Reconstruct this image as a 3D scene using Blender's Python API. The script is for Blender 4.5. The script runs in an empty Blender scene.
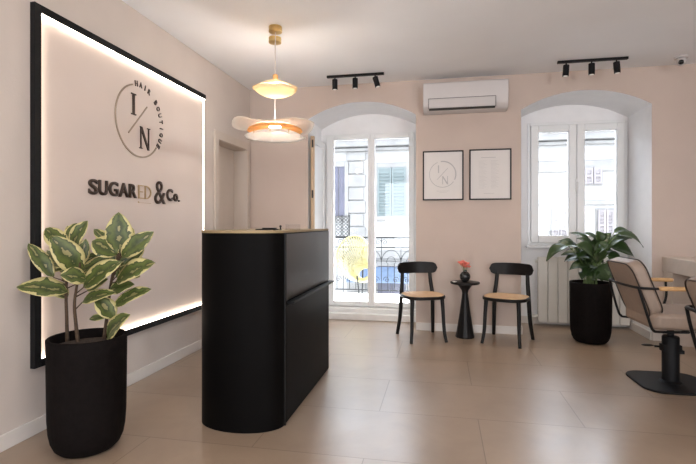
import bpy, bmesh, math, random
from mathutils import Vector, Matrix, noise
random.seed(7)
PI = math.pi
C = bpy.context.scene.collection
S = bpy.context.scene

# ------------------------------------------------------------------ camera
A = math.radians(11.31); cA, sA = math.cos(A), math.sin(A)
EYE = 1.18; F = 465.0
cam = bpy.data.cameras.new('camera'); camo = bpy.data.objects.new('camera', cam); C.objects.link(camo)
camo.location = (0, 0, EYE); camo.rotation_euler = (PI/2, 0, A)
cam.sensor_width = 36; cam.lens = F/696*36; cam.shift_y = -8/696; cam.clip_start = .05; cam.clip_end = 200
S.camera = camo

def P(u, v, d):
    """room point seen at pixel (u,v) at forward distance d"""
    lat = (u-348)/F*d
    return Vector((lat*cA-d*sA, lat*sA+d*cA, EYE-(v-224)/F*d))

# ------------------------------------------------------------------ materials
MATS = {}
def mat(name, col, rough=.5, metal=0., var=.0, scale=8., bump=0., bscale=60., spec=.5, emit=None, es=0., coat=0.):
    if name in MATS: return MATS[name]
    m = bpy.data.materials.new(name); m.use_nodes = True
    nt = m.node_tree; b = nt.nodes['Principled BSDF']
    b.inputs['Base Color'].default_value = (*col, 1); b.inputs['Roughness'].default_value = rough
    b.inputs['Metallic'].default_value = metal; b.inputs['Specular IOR Level'].default_value = spec
    b.inputs['Coat Weight'].default_value = coat
    tc = nt.nodes.new('ShaderNodeTexCoord')
    if var:
        n = nt.nodes.new('ShaderNodeTexNoise'); n.inputs['Scale'].default_value = scale; n.inputs['Detail'].default_value = 5
        r = nt.nodes.new('ShaderNodeValToRGB')
        r.color_ramp.elements[0].position = .3; r.color_ramp.elements[1].position = .7
        r.color_ramp.elements[0].color = (*[c*(1-var) for c in col], 1)
        r.color_ramp.elements[1].color = (*[min(1, c*(1+var)) for c in col], 1)
        nt.links.new(tc.outputs['Object'], n.inputs['Vector']); nt.links.new(n.outputs['Fac'], r.inputs['Fac'])
        nt.links.new(r.outputs['Color'], b.inputs['Base Color'])
    if bump:
        n2 = nt.nodes.new('ShaderNodeTexNoise'); n2.inputs['Scale'].default_value = bscale; n2.inputs['Detail'].default_value = 3
        bp = nt.nodes.new('ShaderNodeBump'); bp.inputs['Strength'].default_value = bump; bp.inputs['Distance'].default_value = .01
        nt.links.new(tc.outputs['Object'], n2.inputs['Vector']); nt.links.new(n2.outputs['Fac'], bp.inputs['Height'])
        nt.links.new(bp.outputs['Normal'], b.inputs['Normal'])
    if emit:
        b.inputs['Emission Color'].default_value = (*emit, 1); b.inputs['Emission Strength'].default_value = es
    MATS[name] = m; return m

def glass_mat(name, tint=(.97, .985, 1), gl=.1):
    m = bpy.data.materials.new(name); m.use_nodes = True; nt = m.node_tree; nt.nodes.clear()
    o = nt.nodes.new('ShaderNodeOutputMaterial'); mx = nt.nodes.new('ShaderNodeMixShader')
    t = nt.nodes.new('ShaderNodeBsdfTransparent'); g = nt.nodes.new('ShaderNodeBsdfGlossy'); fr = nt.nodes.new('ShaderNodeFresnel')
    fr.inputs['IOR'].default_value = 1.35
    t.inputs['Color'].default_value = (*tint, 1); g.inputs['Roughness'].default_value = .02
    nt.links.new(fr.outputs[0], mx.inputs['Fac']); nt.links.new(t.outputs[0], mx.inputs[1]); nt.links.new(g.outputs[0], mx.inputs[2])
    nt.links.new(mx.outputs[0], o.inputs['Surface']); MATS[name] = m; return m

def translucent_mat(name, col, f=.6, transp=.0, rough=.4):
    m = bpy.data.materials.new(name); m.use_nodes = True; nt = m.node_tree; nt.nodes.clear()
    o = nt.nodes.new('ShaderNodeOutputMaterial'); mx = nt.nodes.new('ShaderNodeMixShader')
    d = nt.nodes.new('ShaderNodeBsdfDiffuse'); t = nt.nodes.new('ShaderNodeBsdfTranslucent')
    n = nt.nodes.new('ShaderNodeTexNoise'); n.inputs['Scale'].default_value = 12
    mc = nt.nodes.new('ShaderNodeMixRGB'); mc.inputs[1].default_value = (*col, 1); mc.inputs[2].default_value = (*[c*.93 for c in col], 1)
    nt.links.new(n.outputs['Fac'], mc.inputs['Fac'])
    for s in (d, t): nt.links.new(mc.outputs[0], s.inputs['Color'])
    mx.inputs['Fac'].default_value = f
    nt.links.new(d.outputs[0], mx.inputs[1]); nt.links.new(t.outputs[0], mx.inputs[2])
    out = mx
    if transp:
        m2 = nt.nodes.new('ShaderNodeMixShader'); tr = nt.nodes.new('ShaderNodeBsdfTransparent'); m2.inputs['Fac'].default_value = transp
        nt.links.new(mx.outputs[0], m2.inputs[1]); nt.links.new(tr.outputs[0], m2.inputs[2]); out = m2
    nt.links.new(out.outputs[0], o.inputs['Surface']); MATS[name] = m; return m

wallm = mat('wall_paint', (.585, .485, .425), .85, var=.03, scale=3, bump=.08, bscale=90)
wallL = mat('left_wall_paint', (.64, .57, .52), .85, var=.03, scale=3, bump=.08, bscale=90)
whitep = mat('white_paint', (.90, .90, .91), .7, var=.02, bump=.05, bscale=70)
ceilm = mat('ceiling_paint', (.88, .89, .91), .9, var=.02, scale=2)
basem = mat('skirting_paint', (.74, .70, .66), .5, var=.02)
pvc = mat('window_pvc', (.86, .87, .87), .35, var=.01)
doorp = mat('cream_door_paint', (.62, .54, .47), .5, var=.02)
tanp = mat('tan_stile_paint', (.55, .40, .27), .5, var=.04)
black = mat('black_lacquer_wood', (.009, .008, .008), .4, var=.2, scale=20, spec=.25)
blackm = mat('black_powder_metal', (.008, .008, .009), .5, var=.15, scale=30, spec=.2)
deskm = mat('desk_black', (.003, .0027, .0027), .5, var=.2, scale=5, spec=.06)
deskf = mat('desk_black_satin', (.010, .010, .010), .3, var=.15, scale=5, spec=.4)
brass = mat('brass', (.62, .45, .20), .3, 1, var=.08)
potm = mat('anthracite_pot', (.008, .0062, .006), .7, var=.2, scale=40, bump=.15, bscale=200, spec=.06)
soil = mat('soil', (.035, .022, .014), .95, var=.5, scale=60, bump=.8, bscale=90)
stemm = mat('stem_bark', (.075, .045, .025), .8, var=.3, scale=50)
stemg = mat('green_petiole', (.13, .20, .06), .5, var=.2, scale=50)
beige = mat('beige_leather', (.31, .235, .185), .5, var=.05, scale=30, bump=.15, bscale=160)
pipe = mat('dark_piping', (.03, .018, .014), .5, var=.2)
woodm = mat('light_oak', (.56, .33, .14), .45, var=.12, scale=14)
paper = mat('print_paper', (.74, .71, .69), .8, var=.01)
ink = mat('grey_ink', (.48, .47, .47), .8, var=.05)
acw = mat('air_conditioner_plastic', (.60, .57, .565), .4, var=.01)
darkgap = mat('dark_gap', (.03, .028, .026), .7, var=.1)
lettm = mat('dark_bronze_letters', (.055, .035, .026), .35, .5, var=.1)
goldm = mat('gold_letters', (.50, .36, .20), .35, .8, var=.1)
ringm = mat('ring_metal', (.34, .27, .20), .35, .6, var=.1)
panelm = mat('sign_panel', (.70, .60, .54), .6, var=.015, scale=3)
radm = mat('radiator_enamel', (.66, .63, .58), .35, var=.02)
topm = mat('worktop_beige', (.60, .52, .46), .45, var=.05, scale=9)
plinm = mat('plinth_beige', (.42, .34, .28), .6, var=.05)
coral = mat('coral_petals', (.85, .22, .17), .6, var=.2, scale=40)
vasem = mat('black_ceramic', (.012, .012, .012), .15, var=.2)
led = mat('led_strip', (.9, .9, .9), .5, emit=(1, .86, .72), es=9.0)
bulb = mat('lamp_bulb', (.9, .9, .9), .4, emit=(1, .90, .78), es=14.0)
spotg = mat('spot_lens', (.4, .4, .4), .4, emit=(1, .88, .72), es=.25)
glass = glass_mat('window_glass')
glass2 = glass_mat('double_glazing'); glass2.node_tree.nodes['Fresnel'].inputs['IOR'].default_value = 2.2
acryl = glass_mat('clear_acrylic', (.93, .93, .93))
shade = translucent_mat('frosted_shade', (.86, .80, .74), .5, .42)
shade_o = translucent_mat('amber_shade', (.95, .60, .28), .6, .1)
petalm = translucent_mat('white_petal_shade', (.95, .93, .90), .6)
creamsh = translucent_mat('cream_shade', (.93, .82, .64), .6)
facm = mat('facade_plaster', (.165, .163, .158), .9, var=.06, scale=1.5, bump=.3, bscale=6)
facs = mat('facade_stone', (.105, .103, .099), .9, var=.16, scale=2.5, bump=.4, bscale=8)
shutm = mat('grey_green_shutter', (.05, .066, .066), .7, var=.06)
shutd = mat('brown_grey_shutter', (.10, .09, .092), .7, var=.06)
winglass = mat('distant_window_pane', (.035, .035, .05), .3, var=.2, scale=2, spec=.25)
iron = mat('wrought_iron', (.012, .013, .014), .7, var=.2, spec=.12)
yell = mat('yellow_cord', (.21, .185, .07), .6, var=.08)
blue = mat('blue_awning_cloth', (.05, .075, .12), .7, var=.15)
balc = mat('balcony_stone', (.84, .83, .82), .8, var=.08, scale=5)
roadm = mat('street_asphalt', (.34, .34, .33), .9, var=.15, scale=2)

def cane_mat():
    m = mat('woven_cane', (.66, .44, .26), .6, var=.08, scale=60)
    nt = m.node_tree; b = nt.nodes['Principled BSDF']
    tc = nt.nodes.new('ShaderNodeTexCoord'); w = nt.nodes.new('ShaderNodeTexChecker'); w.inputs['Scale'].default_value = 110
    bp = nt.nodes.new('ShaderNodeBump'); bp.inputs['Strength'].default_value = .4; bp.inputs['Distance'].default_value = .002
    nt.links.new(tc.outputs['Object'], w.inputs['Vector']); nt.links.new(w.outputs['Fac'], bp.inputs['Height']); nt.links.new(bp.outputs['Normal'], b.inputs['Normal'])
    return m
cane = cane_mat()

def floor_mat():
    m = bpy.data.materials.new('stone_tiles'); m.use_nodes = True; nt = m.node_tree; b = nt.nodes['Principled BSDF']
    tc = nt.nodes.new('ShaderNodeTexCoord'); mp = nt.nodes.new('ShaderNodeMapping'); mp.inputs['Location'].default_value = (.381+12, -2.31+12, 0)
    br = nt.nodes.new('ShaderNodeTexBrick'); br.offset = .5; br.inputs['Scale'].default_value = 1
    br.inputs['Brick Width'].default_value = 1.2; br.inputs['Row Height'].default_value = .6
    br.inputs['Mortar Size'].default_value = .0027; br.inputs['Mortar Smooth'].default_value = .2; br.inputs['Bias'].default_value = 0
    br.inputs['Color1'].default_value = (.36, .27, .197, 1); br.inputs['Color2'].default_value = (.325, .243, .176, 1)
    br.inputs['Mortar'].default_value = (.19, .14, .10, 1)
    n = nt.nodes.new('ShaderNodeTexNoise'); n.inputs['Scale'].default_value = 2.4; n.inputs['Detail'].default_value = 8; n.inputs['Roughness'].default_value = .6
    n.inputs['Distortion'].default_value = .6
    rr = nt.nodes.new('ShaderNodeValToRGB'); rr.color_ramp.elements[0].position = .3; rr.color_ramp.elements[1].position = .72
    rr.color_ramp.elements[0].color = (.84, .82, .80, 1); rr.color_ramp.elements[1].color = (1.08, 1.08, 1.08, 1)
    mx = nt.nodes.new('ShaderNodeMixRGB'); mx.blend_type = 'MULTIPLY'; mx.inputs['Fac'].default_value = 1
    nt.links.new(tc.outputs['Object'], mp.inputs['Vector']); nt.links.new(mp.outputs[0], br.inputs['Vector']); nt.links.new(tc.outputs['Object'], n.inputs['Vector'])
    nt.links.new(n.outputs['Fac'], rr.inputs['Fac']); nt.links.new(br.outputs['Color'], mx.inputs[1]); nt.links.new(rr.outputs['Color'], mx.inputs[2])
    nt.links.new(mx.outputs[0], b.inputs['Base Color'])
    mr = nt.nodes.new('ShaderNodeMapRange'); mr.inputs['To Min'].default_value = .24; mr.inputs['To Max'].default_value = .38
    nt.links.new(n.outputs['Fac'], mr.inputs['Value']); nt.links.new(mr.outputs[0], b.inputs['Roughness'])
    bp = nt.nodes.new('ShaderNodeBump'); bp.inputs['Strength'].default_value = .5; bp.inputs['Distance'].default_value = .002; bp.invert = True
    nt.links.new(br.outputs['Fac'], bp.inputs['Height']); nt.links.new(bp.outputs['Normal'], b.inputs['Normal'])
    b.inputs['Specular IOR Level'].default_value = .85
    return m
floorm = floor_mat()

def leaf_mat(name, dark, mid, edge, th, rib, rough=.3):
    """leaf colours from the leaf's own UV: x across (-1..1 stored 0..1), y along"""
    m = bpy.data.materials.new(name); m.use_nodes = True; nt = m.node_tree; b = nt.nodes['Principled BSDF']
    N = nt.nodes.new; L = nt.links.new
    uv = N('ShaderNodeUVMap'); sp = N('ShaderNodeSeparateXYZ'); L(uv.outputs[0], sp.inputs[0])
    a = N('ShaderNodeMath'); a.operation = 'MULTIPLY_ADD'; a.inputs[1].default_value = 2; a.inputs[2].default_value = -1; L(sp.outputs[0], a.inputs[0])
    ab = N('ShaderNodeMath'); ab.operation = 'ABSOLUTE'; L(a.outputs[0], ab.inputs[0])
    tc = N('ShaderNodeTexCoord'); n = N('ShaderNodeTexNoise'); n.inputs['Scale'].default_value = 22; n.inputs['Detail'].default_value = 3; L(tc.outputs['Object'], n.inputs['Vector'])
    ad = N('ShaderNodeMath'); ad.operation = 'MULTIPLY_ADD'; ad.inputs[1].default_value = 1.3; ad.inputs[2].default_value = -.65; L(n.outputs['Fac'], ad.inputs[0])
    s = N('ShaderNodeMath'); s.operation = 'ADD'; L(ab.outputs[0], s.inputs[0]); L(ad.outputs[0], s.inputs[1])
    r = N('ShaderNodeValToRGB'); e = r.color_ramp.elements
    e[0].position = 0; e[0].color = (*rib, 1); e[1].position = 1; e[1].color = (*edge, 1)
    for p, c in ((.035, dark), (max(.1, th-.25), mid), (th-.03, dark), (th, edge)):
        x = e.new(p); x.color = (*c, 1)
    L(s.outputs[0], r.inputs['Fac']) ; L(r.outputs['Color'], b.inputs['Base Color'])
    b.inputs['Roughness'].default_value = rough; b.inputs['Subsurface Weight'].default_value = 0
    return m
fic = leaf_mat('variegated_leaf', (.026, .044, .010), (.10, .13, .028), (.54, .48, .22), .80, (.24, .22, .09), .42)
lil = leaf_mat('dark_green_leaf', (.018, .042, .010), (.032, .066, .016), (.025, .055, .014), .8, (.07, .11, .04), .4)

# ------------------------------------------------------------------ mesh building
class MB:
    def __init__(s): s.bm = bmesh.new()
    def box(s, x0, x1, y0, y1, z0, z1, M=None, mi=0):
        vs = [s.bm.verts.new(Vector(p)) for p in [(x0,y0,z0),(x1,y0,z0),(x1,y1,z0),(x0,y1,z0),(x0,y0,z1),(x1,y0,z1),(x1,y1,z1),(x0,y1,z1)]]
        if M is not None:
            for v in vs: v.co = M @ v.co
        for f in [(0,3,2,1),(4,5,6,7),(0,1,5,4),(1,2,6,5),(2,3,7,6),(3,0,4,7)]:
            fc = s.bm.faces.new([vs[i] for i in f]); fc.material_index = mi
        return s
    def quad(s, pts, mi=0):
        f = s.bm.faces.new([s.bm.verts.new(Vector(p)) for p in pts]); f.material_index = mi; return s
    def prism(s, pts, z0, z1, mi=0, M=None):
        lo = [s.bm.verts.new(Vector((p[0], p[1], z0))) for p in pts]; hi = [s.bm.verts.new(Vector((p[0], p[1], z1))) for p in pts]
        n = len(pts)
        s.bm.faces.new(lo[::-1]).material_index = mi; s.bm.faces.new(hi).material_index = mi
        for i in range(n): s.bm.faces.new([lo[i], lo[(i+1)%n], hi[(i+1)%n], hi[i]]).material_index = mi
        if M is not None:
            for v in lo+hi: v.co = M @ v.co
        return s
    def lathe(s, prof, seg=32, c=(0,0), rf=None, M=None, mi=0, cap0=True, cap1=True):
        rings = []
        for r, z in prof:
            ring = []
            for i in range(seg):
                a = 2*PI*i/seg; rr = r*(rf(a, z) if rf else 1)
                p = Vector((c[0]+rr*math.cos(a), c[1]+rr*math.sin(a), z))
                ring.append(s.bm.verts.new(M @ p if M is not None else p))
            rings.append(ring)
        for k in range(len(rings)-1):
            for i in range(seg):
                j = (i+1) % seg
                s.bm.faces.new([rings[k][i], rings[k][j], rings[k+1][j], rings[k+1][i]]).material_index = mi
        if cap0: s.bm.faces.new(rings[0][::-1]).material_index = mi
        if cap1: s.bm.faces.new(rings[-1]).material_index = mi
        return s
    def tube(s, pts, r, seg=10, closed=False, mi=0, caps=True):
        pts = [Vector(p) for p in pts]; n = len(pts)
        rs = r if isinstance(r, (list, tuple)) else [r]*n
        up = None; rings = []
        for i in range(n):
            if closed: t = (pts[(i+1) % n]-pts[i-1])
            else: t = pts[min(i+1, n-1)]-pts[max(i-1, 0)]
            if t.length < 1e-9: t = Vector((0,0,1))
            t.normalize()
            if up is None:
                up = Vector((0,0,1)) if abs(t.z) < .9 else Vector((1,0,0))
            a = t.cross(up)
            if a.length < 1e-4: a = t.cross(Vector((0,1,0)))
            a.normalize(); up2 = a.cross(t).normalized(); up = up2
            rings.append([s.bm.verts.new(pts[i]+(a*math.cos(2*PI*k/seg)+up2*math.sin(2*PI*k/seg))*rs[i]) for k in range(seg)])
        m = n if closed else n-1
        for i in range(m):
            q = rings[(i+1) % n]; o = 0
            if closed and i == n-1:
                o = min(range(seg), key=lambda k: (rings[i][0].co-q[k].co).length)
            for k in range(seg):
                l = (k+1) % seg
                s.bm.faces.new([rings[i][k], rings[i][l], q[(l+o) % seg], q[(k+o) % seg]]).material_index = mi
        if caps and not closed:
            s.bm.faces.new(rings[0][::-1]).material_index = mi; s.bm.faces.new(rings[-1]).material_index = mi
        return s
    def ball(s, c, r, seg=16, sc=(1,1,1), mi=0):
        g = bmesh.ops.create_uvsphere(s.bm, u_segments=seg, v_segments=max(6, seg//2), radius=r)
        for v in g['verts']:
            v.co = Vector((v.co.x*sc[0], v.co.y*sc[1], v.co.z*sc[2]))+Vector(c)
            for f in v.link_faces: f.material_index = mi
        return s
    def build(s, name, m, parent=None, bevel=0, smooth=True, angle=40, solid=0, subd=0, norm=True, bseg=2):
        if norm: bmesh.ops.recalc_face_normals(s.bm, faces=s.bm.faces)
        me = bpy.data.meshes.new(name); s.bm.to_mesh(me); s.bm.free()
        for x in (m if isinstance(m, (list, tuple)) else [m]): me.materials.append(x)
        if smooth:
            me.polygons.foreach_set('use_smooth', [True]*len(me.polygons))
            try: me.set_sharp_from_angle(angle=math.radians(angle))
            except Exception: pass
        o = bpy.data.objects.new(name, me); C.objects.link(o)
        if parent: o.parent = parent
        if solid:
            q = o.modifiers.new('s', 'SOLIDIFY'); q.thickness = solid; q.offset = 0
        if bevel:
            q = o.modifiers.new('b', 'BEVEL'); q.width = bevel; q.segments = bseg; q.limit_method = 'ANGLE'; q.angle_limit = math.radians(40)
        if subd:
            q = o.modifiers.new('d', 'SUBSURF'); q.levels = subd; q.render_levels = subd
        return o

def thing(name, label, cat, loc=(0,0,0), rz=0, group=None):
    o = bpy.data.objects.new(name, None); C.objects.link(o); o.empty_display_size = .1
    o.location = loc; o.rotation_euler = (0, 0, rz)
    return tag(o, label, cat, group)
def tag(o, label, cat, group=None):
    o['label'] = label; o['category'] = cat
    if group: o['group'] = group
    return o
def struct(o): o['kind'] = 'structure'; return o
def dup(root, loc, rz, label, group=None):
    r = root.copy(); C.objects.link(r); r.location = loc; r.rotation_euler = (0, 0, rz); r['label'] = label
    if group: r['group'] = group
    for ch in list(root.children):
        c = ch.copy(); C.objects.link(c); c.parent = r
        for g in ch.children:
            d = g.copy(); C.objects.link(d); d.parent = c
    return r
def text_bm(txt, bold=0., depth=.0):
    cu = bpy.data.curves.new('t', 'FONT'); cu.body = txt; cu.size = 1; cu.offset = bold; cu.extrude = 0; cu.resolution_u = 6
    o = bpy.data.objects.new('t', cu); C.objects.link(o)
    bpy.context.view_layer.update()
    me = bpy.data.meshes.new_from_object(o.evaluated_get(bpy.context.evaluated_depsgraph_get()))
    bpy.data.objects.remove(o); bm = bmesh.new(); bm.from_mesh(me); bpy.data.meshes.remove(me); return bm
def text_fit(mb, txt, x0, x1, y0, y1, bold=0., fit=None, M=None, depth=.01):
    """add flat lettering filling a box x0..x1, y0..y1 in its own plane, thickened by depth; M places it"""
    bm = text_bm(txt, bold)
    xs = [v.co.x for v in bm.verts]; ys = [v.co.y for v in bm.verts]
    a, b, c, d = min(xs), max(xs), min(ys), max(ys)
    sx = (x1-x0)/(b-a); sy = (y1-y0)/(d-c)
    for v in bm.verts: v.co = Vector((x0+(v.co.x-a)*sx, y0+(v.co.y-c)*sy, 0))
    g = bmesh.ops.extrude_face_region(bm, geom=list(bm.faces))
    for v in g['geom']:
        if isinstance(v, bmesh.types.BMVert): v.co.z += depth
    if M is not None:
        for v in bm.verts: v.co = M @ v.co
    me = bpy.data.meshes.new('x'); bm.to_mesh(me); bm.free(); mb.bm.from_mesh(me); bpy.data.meshes.remove(me)

GE = 15
XL, YB, ZC = -2.24, 5.23, 2.78
XR, YF = 4.7, -3.6
YO = 5.85; YX = 6.05   # inner face of outer wall layer, outer face

# ------------------------------------------------------------------ room shell
b = MB(); b.box(XL-.3, XR+.3, YF-.3, YX, -.2, 0); struct(b.build('floor', floorm, smooth=False))
b = MB(); b.box(XL-.3, XR+.3, YF-.3, YX, ZC, ZC+.2); struct(b.build('ceiling', ceilm, smooth=False))

NI = [(-1.522, -.273), (.838, 2.099)]; SPR, APX = 2.40, 2.575
def arch_z(x, x0, x1):
    h = (x1-x0)/2; ri = APX-SPR; R = (h*h+ri*ri)/(2*ri); cx = (x0+x1)/2
    return APX-R+math.sqrt(max(0, R*R-(x-cx)**2))
b = MB(); edges = [XL-.3]
for n in NI: edges += [n[0], n[1]]
edges += [XR+.3]
for i in range(0, len(edges), 2):
    b.box(edges[i], edges[i+1], YB, YO, 0, ZC)
for (x0, x1) in NI:
    n = 24
    for k in range(n):
        xa, xb = x0+(x1-x0)*k/n, x0+(x1-x0)*(k+1)/n; za, zb = arch_z(xa, x0, x1), arch_z(xb, x0, x1)
        b.quad([(xa, YB, za), (xb, YB, zb), (xb, YB, ZC), (xa, YB, ZC)])
        b.quad([(xa, YB, za), (xa, YO, za), (xb, YO, zb), (xb, YB, zb)], 1)
    e = .0015
    for x, s in ((x0, 1), (x1, -1)):
        b.quad([(x+s*e, YB+.0005, 0), (x+s*e, YO, 0), (x+s*e, YO, SPR+.004), (x+s*e, YB+.0005, SPR+.004)], 1)
struct(b.build('wall_back', [wallm, whitep], smooth=False, norm=False))
# outer layer with the window and balcony door openings
DX0, DX1, DZ = -1.50, -.275, 2.33
WX0, WX1, WZ0, WZ1 = 1.01, 2.088, .93, 2.375
b = MB()
b.box(XL-.3, DX0, YO, YX, 0, ZC); b.box(DX1, WX0, YO, YX, 0, ZC); b.box(WX1, XR+.3, YO, YX, 0, ZC)
b.box(DX0, DX1, YO, YX, DZ, ZC); b.box(WX0, WX1, YO, YX, WZ1, ZC); b.box(WX0, WX1, YO, YX, 0, WZ0)
struct(b.build('wall_back', whitep, smooth=False))
# left wall with door recess
LD0, LD1, LDZ = 4.40, 5.107, 2.045
b = MB()
b.box(XL-.3, XL, YF-.3, LD0, 0, ZC); b.box(XL-.3, XL, LD1, YB, 0, ZC); b.box(XL-.3, XL, LD0, LD1, LDZ, ZC)
struct(b.build('wall_left', wallL, smooth=False))
b = MB(); b.box(XL-.3, XL-.15, LD0, LD1, 0, LDZ)
d1 = struct(b.build('door_1', doorp, smooth=False))
b = MB(); w = .085
b.box(XL, XL+.018, LD0-w, LD0, 0, LDZ+w); b.box(XL, XL+.018, LD1, LD1+w, 0, LDZ+w); b.box(XL, XL+.018, LD0, LD1, LDZ, LDZ+w)
b.box(XL-.15, XL, LD0, LD0+.004, 0, LDZ); b.box(XL-.15, XL, LD1-.004, LD1, 0, LDZ); b.box(XL-.15, XL, LD0, LD1, LDZ-.004, LDZ)
struct(b.build('trim_1', doorp, bevel=.004))
# rear and right walls (behind the camera) with wide street windows
b = MB()
b.box(XL-.3, XR+.3, YF-.3, YF, 0, .35); b.box(XL-.3, XR+.3, YF-.3, YF, 2.55, ZC)
for x0, x1 in ((XL-.3, XL+.4), (-.6, 2.2), (XR-.5, XR+.3)): b.box(x0, x1, YF-.3, YF, .35, 2.55)
struct(b.build('wall_front', wallm, smooth=False))
b = MB()
b.box(XR, XR+.3, YF, YB, 0, .5); b.box(XR, XR+.3, YF, YB, 2.5, ZC)
for y0, y1 in ((YF, YF+.5), (-2.1, YB)): b.box(XR, XR+.3, y0, y1, .5, 2.5)
struct(b.build('wall_right', wallm, smooth=False))
# baseboards
b = MB(); b.box(XL, XL+.014, YF, LD0-w, 0, .085); struct(b.build('baseboard_left', basem, bevel=.003))
b = MB(); b.box(XL, NI[0][0], YB-.014, YB, 0, .085); b.box(NI[0][1], NI[1][0], YB-.014, YB, 0, .085); b.box(NI[1][1], XR, YB-.014, YB, 0, .085)
b.box(NI[1][0]+.003, NI[1][0]+.017, YB, YO, 0, .085); b.box(NI[1][0]+.02, NI[1][1], YO-.014, YO, 0, .085); b.box(NI[1][1]-.017, NI[1][1]-.003, YB, YO-.014, 0, .085)
struct(b.build('baseboard_back', basem, bevel=.003))

# balcony threshold steps
b = MB(); b.box(NI[0][0]+.003, NI[0][1]-.003, 5.62, YO, 0, .075); b.box(NI[0][0]+.003, NI[0][1]-.003, 5.72, YX, .075, .125)
struct(b.build('trim_2', balc, bevel=.004))

# ------------------------------------------------------------------ balcony door
def leaf_frame(mb, x0, x1, z0, z1, y0, y1, l, r, t, bo):
    mb.box(x0, x0+l, y0, y1, z0, z1); mb.box(x1-r, x1, y0, y1, z0, z1)
    mb.box(x0+l, x1-r, y0, y1, z1-t, z1); mb.box(x0+l, x1-r, y0, y1, z0, z0+bo)
dz0 = .125
d2 = MB(); leaf_frame(d2, DX0, DX1, dz0, DZ, YO, YO+.08, .045, .05, .02, .01)
door = struct(d2.build('door_2', pvc, bevel=.004))
for (x0, x1, l, r) in ((DX0+.045, -.866, .10, .045), (-.866, DX1-.05, .045, .068)):
    m_ = MB(); leaf_frame(m_, x0, x1, dz0+.01, DZ-.02, YO-.02, YO+.045, l, r, .05, .055)
    lf = m_.build('door_leaf', pvc, door, bevel=.006)
    m_ = MB(); m_.box(x0+l, x1-r, YO+.01, YO+.018, dz0+.065, DZ-.07); m_.build('pane', glass, lf, smooth=False)
m_ = MB(); m_.tube([(-.866, YO-.03, 1.12), (-.866, YO-.06, 1.12), (-.866, YO-.062, 1.0)], .008); m_.box(-.882, -.85, YO-.03, YO-.02, 1.04, 1.18)
m_.build('door_handle', pvc, door)
# inner leaf folded back on the left reveal
t = thing('folded_door_leaf', 'narrow white inner door leaf folded back against the left reveal of the balcony door', 'door leaf', (-1.475, 5.245, .0))
m_ = MB(); m_.box(-.02, .02, 0, .045, .13, 2.21); m_.build('tan_stile', tanp, t, bevel=.003)['label'] = 'tan painted edge stile'
m_ = MB(); m_.box(-.018, .018, .045, .10, .13, 2.21); m_.box(-.018, .018, .48, .56, .13, 2.21); m_.box(-.018, .018, .10, .48, 2.13, 2.21); m_.box(-.018, .018, .10, .48, .13, .24)
m_.build('frame', pvc, t, bevel=.003)
m_ = MB(); m_.box(-.004, .004, .10, .48, .24, 2.13); m_.build('panel', whitep, t, smooth=False)  # white infill instead of glass, standing in for its bright daylight reflection
for z in (2.12, 1.53, .5):
    m_ = MB(); m_.box(-.006, .014, -.004, 0, z-.045, z+.045); m_.tube([(0, -.006, z-.04), (0, -.006, z+.04)], .006); m_.build('hinge', darkgap, t)

# ------------------------------------------------------------------ casement window
w1 = MB(); leaf_frame(w1, WX0, WX1, WZ0, WZ1, YO-.015, YO+.08, .03, .03, .035, .03)
win = struct(w1.build('window_1', pvc, bevel=.004))
xm = (WX0+WX1)/2-.005
for (x0, x1, hk) in ((WX0+.03, xm, 0), (xm, WX1-.03, 1)):
    m_ = MB(); leaf_frame(m_, x0+.002, x1-.002, WZ0+.03, WZ1-.035, YO-.045, YO+.03, .085, .085, .08, .085)
    lf = m_.build('casement', pvc, win, bevel=.008)
    m_ = MB(); m_.box(x0+.087, x1-.087, YO, YO+.008, WZ0+.115, WZ1-.115); m_.build('pane', glass, lf, smooth=False)
m_ = MB(); m_.box(xm-.016, xm+.016, YO-.056, YO-.045, 1.56, 1.70); m_.tube([(xm, YO-.05, 1.66), (xm, YO-.085, 1.66), (xm, YO-.09, 1.53)], .009)
m_.build('window_handle', pvc, win)
m_ = MB(); m_.box(WX0-.02, WX1+.008, YO-.09, YO, WZ0-.03, WZ0); struct(m_.build('trim_3', whitep, bevel=.005))

# radiator
t = thing('radiator', 'cream sectional radiator under the casement window behind the potted plant', 'radiator', (1.1, 5.70, 0))
for k in range(9):
    x = k*.108
    m_ = MB(); m_.box(x+.002, x+.104, 0, .022, .045, .80); m_.box(x+.04, x+.066, .02, .07, .06, .79); m_.box(x+.004, x+.102, .068, .078, .06, .79)
    m_.build('radiator_section', radm, t, bevel=.006)
m_ = MB(); m_.tube([(-.02, .04, .11), (.98, .04, .11)], .018); m_.build('manifold', radm, t); m_ = MB(); m_.tube([(-.02, .04, .75), (.98, .04, .75)], .018); m_.build('manifold', radm, t)
m_ = MB(); m_.tube([(-.05, .04, .11), (-.02, .04, .11)], .016); m_.tube([(-.05, .04, .11), (-.05, .04, .0)], .009); m_.ball((-.05, .01, .11), .022); m_.build('valve', radm, t)

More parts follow.
